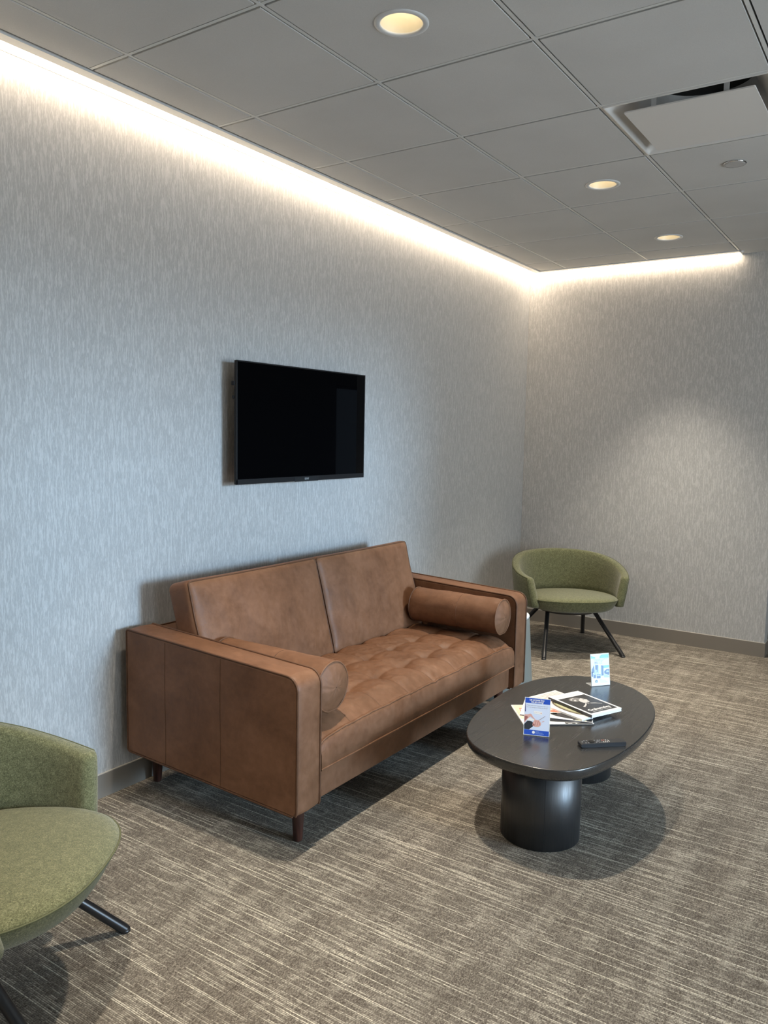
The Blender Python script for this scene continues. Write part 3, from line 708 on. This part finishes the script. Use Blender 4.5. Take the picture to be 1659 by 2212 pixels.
def art_blue(t,c,w,h,B):
    z=.0021
    def F(m,pts,dz=0): m.poly([(p[0]*w,p[1]*h,z+dz) for p in pts],0,B)
    m=MB(); F(m,[(0,0),(1,0),(1,1),(0,1)],-.00015); m.build('printed_ground',M_lav,c)
    m=MB(); F(m,[(0,.865),(1,.865),(1,1),(0,1)]); m.build('header_band',M_blue,c)
    m=MB(); F(m,[(0,0),(1,0),(1,.135),(0,.135)]); m.build('footer_band',M_blue,c)
    m=MB(); F(m,[(0,.62),(.045,.62),(.02,.84),(0,.865)]); m.build('printed_cuff',M_navy,c)
    m=MB(); put_text(m,'Let us know how',w*.47,h*.958,.0095,0,z+.0002,width=w*.60,M=B,bold=.0003); put_text(m,'we are doing!',w*.49,h*.903,.0095,0,z+.0002,width=w*.50,M=B,bold=.0003); m.build('heading_lettering',M_wh,c)
    m=MB(); put_text(m,'Please share your experience with our',w*.5,h*.805,.0052,0,z+.0002,width=w*.84,M=B); put_text(m,'firm by leaving us a review on Google',w*.5,h*.755,.0052,0,z+.0002,width=w*.84,M=B); m.build('body_lettering',M_inkl,c)
    m=MB(); F(m,[(.36,.585),(.70,.565),(.70,.655),(.36,.665)],.0001); m.build('rating_bubble',M_wh,c)
    m=MB()
    for k in range(4): F(m,ell(.41+k*.062,.622-k*.002,.012,.008,0,8),.0002)
    F(m,ell(.655,.612,.024,.017,0,10),.0002); m.build('rating_dots',M_hand,c)
    m=MB(); F(m,[(0,.14),(.20,.14),(.36,.235),(.40,.27),(.34,.34),(.30,.365),(.14,.385),(0,.28)]); m.build('printed_sleeve',M_slv,c)
    m=MB(); F(m,[(.10,.40),(.14,.372),(.30,.385),(.42,.40),(.44,.435),(.12,.45)],.0001); m.build('printed_phone_edge',M_wh,c)
    m=MB(); F(m,[(.58,.425),(.60,.415),(.84,.54),(.82,.545)],.0002); m.build('printed_phone',M_inkl,c)
    m=MB()
    F(m,[(0,.30),(.13,.43),(.24,.50),(.30,.47),(.42,.415),(.44,.425),(.34,.495),(.27,.565),(.22,.575),(.12,.545),(0,.54)],.0002)
    F(m,[(.33,.27),(.36,.24),(.46,.225),(.56,.23),(.62,.25),(.66,.275),(.68,.33),(.64,.37),(.585,.42),(.52,.415),(.46,.425),(.40,.40),(.35,.355)],.0002)
    F(m,[(.70,.365),(.79,.39),(.80,.405),(.78,.408),(.70,.382)],.0002); m.build('printed_hands',M_hand,c)
    m=MB()
    for k in range(3):
        x=.42+k*.07; F(m,[(x,.40-.004*k),(x+.016,.40),(x+.07,.26+k*.012),(x+.055,.25+k*.012)],.0003)
    F(m,[(0,.36),(.05,.38),(.14,.47),(.10,.50),(0,.50)],.0003); F(m,[(.34,.265),(.42,.25),(.42,.29),(.37,.32)],.0003); m.build('printed_hand_shade',M_handd,c)
    m=MB(); F(m,ell(.385,.072,.058,.040,0,20),.0002); m.build('round_logo',M_wh,c)
    m=MB(); put_text(m,'GREAT',w*.46,h*.100,.0045,0,z+.0002,'LEFT',M=B); put_text(m,'INSURANCE',w*.46,h*.070,.0052,0,z+.0002,'LEFT',M=B,width=.026); put_text(m,'& SOLUTIONS GROUP',w*.46,h*.040,.0045,0,z+.0002,'LEFT',M=B,width=.031); m.build('footer_lettering',pm('print_lightblue',(.35,.50,.85)),c)
card_stand('small upright card with blue header and footer in front of the magazines',1.5395,-3.2295,19.5,.091,.134,9,.045,art_blue)
def art_city(t,c,w,h,B):
    z=.0021
    def F(m,pts,dz=0): m.poly([(p[0]*w,p[1]*h,z+dz) for p in pts],0,B)
    m=MB(); F(m,[(0,0),(1,0),(1,1),(0,1)],-.00015); m.build('printed_ground',M_pale,c)
    m=MB(); F(m,[(0,.87),(.24,.865),(.24,.91),(.10,.935),(0,.965)]); m.build('printed_sky',M_sky,c)
    m=MB(); F(m,[(.48,.865),(1,.865),(1,.985),(.58,.975),(.50,.93)]); m.build('printed_sky',M_sky,c)
    m=MB(); F(m,[(.62,.53),(1,.55),(1,.63),(.62,.62)]); m.build('printed_lake',M_sky,c)
    m=MB()
    for pts in ([(.02,.40),(.16,.42),(.16,.60),(.13,.66),(.10,.60),(.02,.52)],[(.22,.42),(.38,.42),(.38,.66),(.22,.66)],[(.56,.30),(.68,.30),(.68,.62),(.56,.64)],[(.10,.24),(.24,.24),(.24,.38),(.10,.38)],[(.28,.22),(.50,.22),(.50,.36),(.28,.36)],[(.72,.36),(1,.30),(1,.50),(.86,.50),(.72,.44)],[(.0,.30),(.08,.28),(.08,.44),(0,.46)]): F(m,pts,.0001)
    m.build('printed_towers',M_bld,c)
    m=MB()
    for pts in ([(.16,.40),(.30,.38),(.30,.50),(.16,.52)],[(.32,.36),(.42,.38),(.42,.64),(.38,.65)],[(.53,.28),(.56,.30),(.56,.64),(.53,.62)],[(.30,.30),(.48,.30),(.48,.345),(.30,.345)],[(.12,.34),(.22,.34),(.22,.40),(.12,.40)],[(.70,.24),(1,.22),(1,.27),(.80,.34),(.70,.34)],[(.82,.40),(.98,.40),(.96,.45),(.86,.46)]): F(m,pts,.0002)
    m.build('printed_roofs',M_bldl,c)
    m=MB(); F(m,[(0,0),(1,0),(1,.225),(0,.225)],.0003); m.build('footer_band',pm('card_ice',(.80,.91,.95)),c)
    m=MB(); F(m,ell(.26,.13,.078,.054,0,22),.0004); m.build('round_logo',M_logo,c)
    m=MB()
    for k in (-1,0,1): F(m,[(.20+.01*k+.03,.10+.03*k),(.32,.115+.03*k),(.32,.125+.03*k),(.21+.01*k,.112+.03*k)],.0005)
    m.build('logo_bars',M_pale,c)
    m=MB(); put_text(m,'GREAT',w*.40,h*.170,.0055,0,z+.0005,'LEFT',M=B); put_text(m,'INSURANCE',w*.45,h*.130,.0060,0,z+.0005,'LEFT',M=B,width=.030); put_text(m,'& SOLUTIONS GROUP',w*.45,h*.088,.0055,0,z+.0005,'LEFT',M=B,width=.038); m.build('footer_lettering',pm('print_steel',(.50,.62,.74)),c)
    m=MB(); put_text(m,'Thank you for visiting our new office suite',w*.52,h*.835,.0048,0,z+.0002,width=w*.84,M=B); put_text(m,'in the city center',w*.45,h*.795,.0048,0,z+.0002,width=w*.5,M=B)
    put_text(m,'Network:',w*.28,h*.745,.0065,0,z+.0002,width=w*.18,M=B,bold=.0002); put_text(m,'Guest Wifi',w*.52,h*.745,.0055,0,z+.0002,width=w*.2,M=B); put_text(m,'Password:',w*.29,h*.700,.0065,0,z+.0002,width=w*.2,M=B,bold=.0002); put_text(m,'visitors',w*.52,h*.700,.0055,0,z+.0002,width=w*.2,M=B); m.build('body_lettering',pm('print_slate',(.26,.28,.45)),c)
card_stand('small upright card with a city skyline picture at the far end of the coffee table',1.531,-2.492,52,.091,.138,9,.045,art_city)

# ------------------------------------------------------------------ television
TX0=.088; ty0,ty1,tz0,tz1=-3.317,-2.327,1.242,1.802
tv=thing('television','black flat television mounted on the left wall above the sofa','television',(TX0,(ty0+ty1)/2,(tz0+tz1)/2)); LT=(TX0,(ty0+ty1)/2,(tz0+tz1)/2)
m=MB(); m.box((TX0-.016,ty0,tz0),(TX0-.001,ty1,tz1)); pmb(m,'casing',M_black,tv,LT,bevel=.003)
m=MB(); m.box((TX0-.040,ty0+.12,tz0+.06),(TX0-.016,ty1-.12,tz1-.12)); pmb(m,'rear_housing',M_black,tv,LT,bevel=.01)
m=MB(); b=.006
m.box((TX0-.002,ty0,tz0),(TX0+.0008,ty0+b,tz1)); m.box((TX0-.002,ty1-b,tz0),(TX0+.0008,ty1,tz1)); m.box((TX0-.002,ty0,tz1-b),(TX0+.0008,ty1,tz1)); m.box((TX0-.002,ty0,tz0),(TX0+.0008,ty1,tz0+.024))
bz=pmb(m,'bezel',M_black,tv,LT,bevel=.0006)
m=MB(); m.box((TX0-.002,ty0+b,tz0+.024),(TX0,ty1-b,tz1-b)); pmb(m,'screen',M_screen,tv,LT)
yc=(ty0+ty1)/2
m=MB(); m.box((TX0+.0006,yc-.092,tz0-.002),(TX0+.0020,yc+.092,tz0+.020)); pmb(m,'logo_plate',plain('plate_black',(.012,.013,.014),.5,spec=.25),bz,LT,bevel=.0006)
m=MB(); Bt=Matrix(((0,0,1,0),(1,0,0,0),(0,1,0,0),(0,0,0,1))); put_text(m,'SONY',yc,tz0+.0105,.014,0,TX0+.0024,width=.034,M=Bt,bold=.0004); pmb(m,'logo_lettering',plain('logo_silver',(.30,.31,.31),.4),bz,LT)
m=MB(); m.box((.001,yc-.20,1.44),(.010,yc+.20,1.62)); m.box((.01,yc-.19,1.47),(TX0-.040,yc-.16,1.64)); m.box((.01,yc+.16,1.47),(TX0-.040,yc+.19,1.64)); pmb(m,'wall_bracket',M_blk,tv,LT)
m=MB(); m.box((TX0-.03,ty0-.004,1.69),(TX0-.012,ty0+.006,1.71)); pmb(m,'side_button',M_black,tv,LT,bevel=.002)
m=MB(); m.box((TX0-.028,ty0-.002,1.63),(TX0-.016,ty0+.004,1.645)); pmb(m,'side_button',M_black,tv,LT,bevel=.002)

# ------------------------------------------------------------------ lounge chairs
def make_chair(label):
    ch=thing('lounge_chair',label,'chair',group='green lounge chairs')
    UP=T(.028*math.cos(math.radians(-6)),0,-.020)@RZ(math.radians(-6))   # upholstery sits a touch forward of the legs
    # seat
    def outl(a):
        ca,sa=math.cos(a),math.sin(a)
        if ca>0: n=2.6; ra,rb=.345,.320
        else: n=2.1; ra,rb=.322,.320
        return 1/((abs(ca)/ra)**n+(abs(sa)/rb)**n)**(1/n)
    n=72; prof=[(.001,.423),(.3,.422),(.55,.418),(.75,.412),(.88,.405),(.955,.397),(.99,.389),(1.0,.383),(.992,.374),(.965,.356),(.91,.333),(.85,.322),(.70,.318),(.001,.318)]
    rows=[[(q*outl(2*PI*k/n)*math.cos(2*PI*k/n),q*outl(2*PI*k/n)*math.sin(2*PI*k/n),z+.075*q*outl(2*PI*k/n)*math.cos(2*PI*k/n)*max(0,min(1,(z-.31)/.05))) for k in range(n)] for q,z in prof]
    m=MB(); m.grid(rows,closeu=True,flip=True); m.v=[UP@p for p in m.v]; s=m.build('seat_cushion',M_fab,ch)
    m=MB(); m.tube([(1.003*outl(2*PI*k/n)*math.cos(2*PI*k/n),1.003*outl(2*PI*k/n)*math.sin(2*PI*k/n),.383+.075*outl(2*PI*k/n)*math.cos(2*PI*k/n)) for k in range(n)],.0028,6,closed=True); m.v=[UP@p for p in m.v]; m.build('piping',M_piping,s)
    # wrap-around backrest: t measured from the back centre
    TM=math.radians(115); N=64; rows=[]; pin=[]; pout=[]
    TN=math.radians(121)
    def ctr(t):
        a=abs(t); R=.353+.010*(a/TM)**2
        return -R*math.cos(t), R*math.sin(t)
    def top(t):
        a=abs(math.degrees(t)); 
        f=1/(1+math.exp(-(a-82)/17)); return .655-.138*f
    for i in range(-3,N+4):
        ii=max(0,min(N,i)); t=-TN+(TM+TN)*ii/N; x,y=ctr(t); nx,ny=-math.cos(t),math.sin(t)   # outward
        e=0
        end = (-i if i<0 else (i-N if i>N else 0)); wgt=[1,.86,.5,.02][end]
        tx,ty=math.sin(t),math.cos(t)   # direction of increasing t
        sg=-1 if i<0 else 1; push=[0,.012,.020,.023][end]*sg
        hw_=.027*wgt; zt=top(t)-[0,.004,.012,.026][end]; zb=.328+[0,.002,.008,.018][end]
        # rake of the arm end: lower part reaches further forward
        row=[]
        sec=[(1,0),(1,.25),(1,.5),(1,.75),(1,.93),(.8,.985),(.4,1.0),(-.4,1.0),(-.8,.985),(-1,.93),(-1,.75),(-1,.5),(-1,.25),(-1,0),(-.6,-.02),(.6,-.02)]
        for (o,v) in sec:
            z=zb+(zt-zb)*v; lean=.030*v; r=o*hw_*(1.0+.12*math.sin(PI*max(0,v)))+lean-.012
            k2=max(0,(abs(t)-math.radians(95))/math.radians(24)); rk=sg*0; 
            fwd=(.034*(1-v)-.006)*k2*(1 if t>0 else -1)
            row.append((x+nx*r+tx*(push+fwd),y+ny*r+ty*(push+fwd),z))
        rows.append(row)
        if 0<=i<=N: pin.append(Vector(row[8])); pout.append(Vector(row[5]))
    m=MB(); m.grid(rows,closeu=True); m.add(rows[0],[tuple(range(16))[::-1]]); m.add(rows[-1],[tuple(range(16))]); UB=T(0,0,.020)@UP; m.v=[UB@p for p in m.v]
    b=m.build('backrest',M_fab,ch,weld=True)
    m=MB(); e0=[Vector(rows[3][j]) for j in (0,1,2,3,4,5)]; e1=[Vector(rows[-4][j]) for j in (5,4,3,2,1,0)]
    m.tube(e0+pout[1:-1]+e1,.0026,6); m.v=[UB@p for p in m.v]; m.build('piping',M_piping,b)
    # under-frame and legs
    m=MB(); m.lathe([(.001,.270),(.20,.270),(.205,.274),(.205,.296),(.001,.296)],36); m.v=[T(.02,0,0)@p for p in m.v]; m.build('seat_plate',M_blk,ch)
    for sx_ in (1,-1):
        for sy_ in (1,-1):
            top_=Vector((.070*sx_,.165*sy_,.285)); bot=Vector((.332*sx_-.0,.2835*sy_,.006)); m=MB()
            d=(bot-top_).normalized()
            m.tube([top_,top_.lerp(bot,.5),bot],.0150,16); m.lathe([(.0005,0),(.016,0),(.017,.003),(.015,.010),(.0005,.010)],16,c=(bot.x,bot.y,0)); m.build('leg',M_blk,ch)
    return ch
def dup(root,loc,rz,label):
    r=root.copy(); COL.objects.link(r); r.location=loc; r.rotation_euler=(0,0,rz); r['label']=label
    for c0 in list(root.children):
        c=c0.copy(); COL.objects.link(c); c.parent=r
        for g0 in list(c0.children):
            g_=g0.copy(); COL.objects.link(g_); g_.parent=c
    return r
ch=make_chair('green wool lounge chair on black legs in the far corner by the back wall')
ch.location=(.620,-.562,0); ch.rotation_euler=(0,0,math.radians(-46))
dup(ch,(.700,-4.922,0),math.radians(37.5),'green wool lounge chair cut off by the left edge, nearest the camera')

# grey tapered side table behind the far armrest
t=thing('side_table','grey tapered pedestal side table mostly hidden behind the far sofa armrest','side table',(.700,-1.79,0))
m=MB(); m.lathe([(.001,0),(.190,0),(.196,.004),(.190,.06),(.172,.30),(.162,.440),(.158,.452)],56); m.build('pedestal',M_bin,t)
m=MB(); m.lathe([(.158,.450),(.161,.456),(.159,.464),(.152,.468),(.001,.468)],56); m.build('top',M_rim,t)

# ------------------------------------------------------------------ light
w=bpy.data.worlds.new('World'); sc.world=w; w.use_nodes=True; bg=w.node_tree.nodes['Background']; bg.inputs[0].default_value=(.62,.78,1.0,1); bg.inputs[1].default_value=.5
def win_light(i,power,col=(.60,.79,1.0)):
    a,b,c,d=WIN[i]; L=lamp('daylight_window_%d'%(i+1),'AREA',(X1+.30,(a+b)/2,(c+d)/2),power,col,shape='RECTANGLE',size=(d-c),size_y=(b-a))
    L.rotation_euler=(0,math.radians(90),0); return L
win_light(0,42,(.86,.93,1.0)); win_light(1,130,(.86,.93,1.0)); 
# low bright sky glare from outside, coming in obliquely through the windows onto the left wall
gd=Vector((.99,.045,.125)).normalized()
sk=lamp('sky_glare','AREA',Vector((0,-2.9,1.0))+gd*22,4000,(.50,.73,1.0),shape='DISK',size=3.0)
sk.rotation_euler=(-gd).to_track_quat('-Z','Y').to_euler()

# ------------------------------------------------------------------ camera
cam=bpy.data.cameras.new('camera'); co=bpy.data.objects.new('camera',cam); COL.objects.link(co)
r_=((0.8277880133697482,0.5607081786386634,0.019322094321723927),(0.07134763623973074,-0.071047329931609,-0.9949179824048761),(-0.5564858665988455,0.8249597658778272,-0.0988173312654731))
R3=Matrix((r_[0],[-v for v in r_[1]],[-v for v in r_[2]])).transposed()
co.matrix_world=Matrix.Translation((2.6599,-5.9303,1.4898))@R3.to_4x4()
cam.sensor_fit='HORIZONTAL'; cam.sensor_width=36; cam.lens=1721.1295/1659*36; cam.clip_start=.05
sc.camera=co
sc.view_settings.view_transform='Standard'; sc.view_settings.look='None'; sc.view_settings.exposure=.14; sc.view_settings.gamma=1
sc.view_settings.use_curve_mapping=False
sc.cycles.use_denoising=True
sc.cycles.max_bounces=8; sc.cycles.diffuse_bounces=5; sc.cycles.transparent_max_bounces=12
sc.cycles.sample_clamp_indirect=6
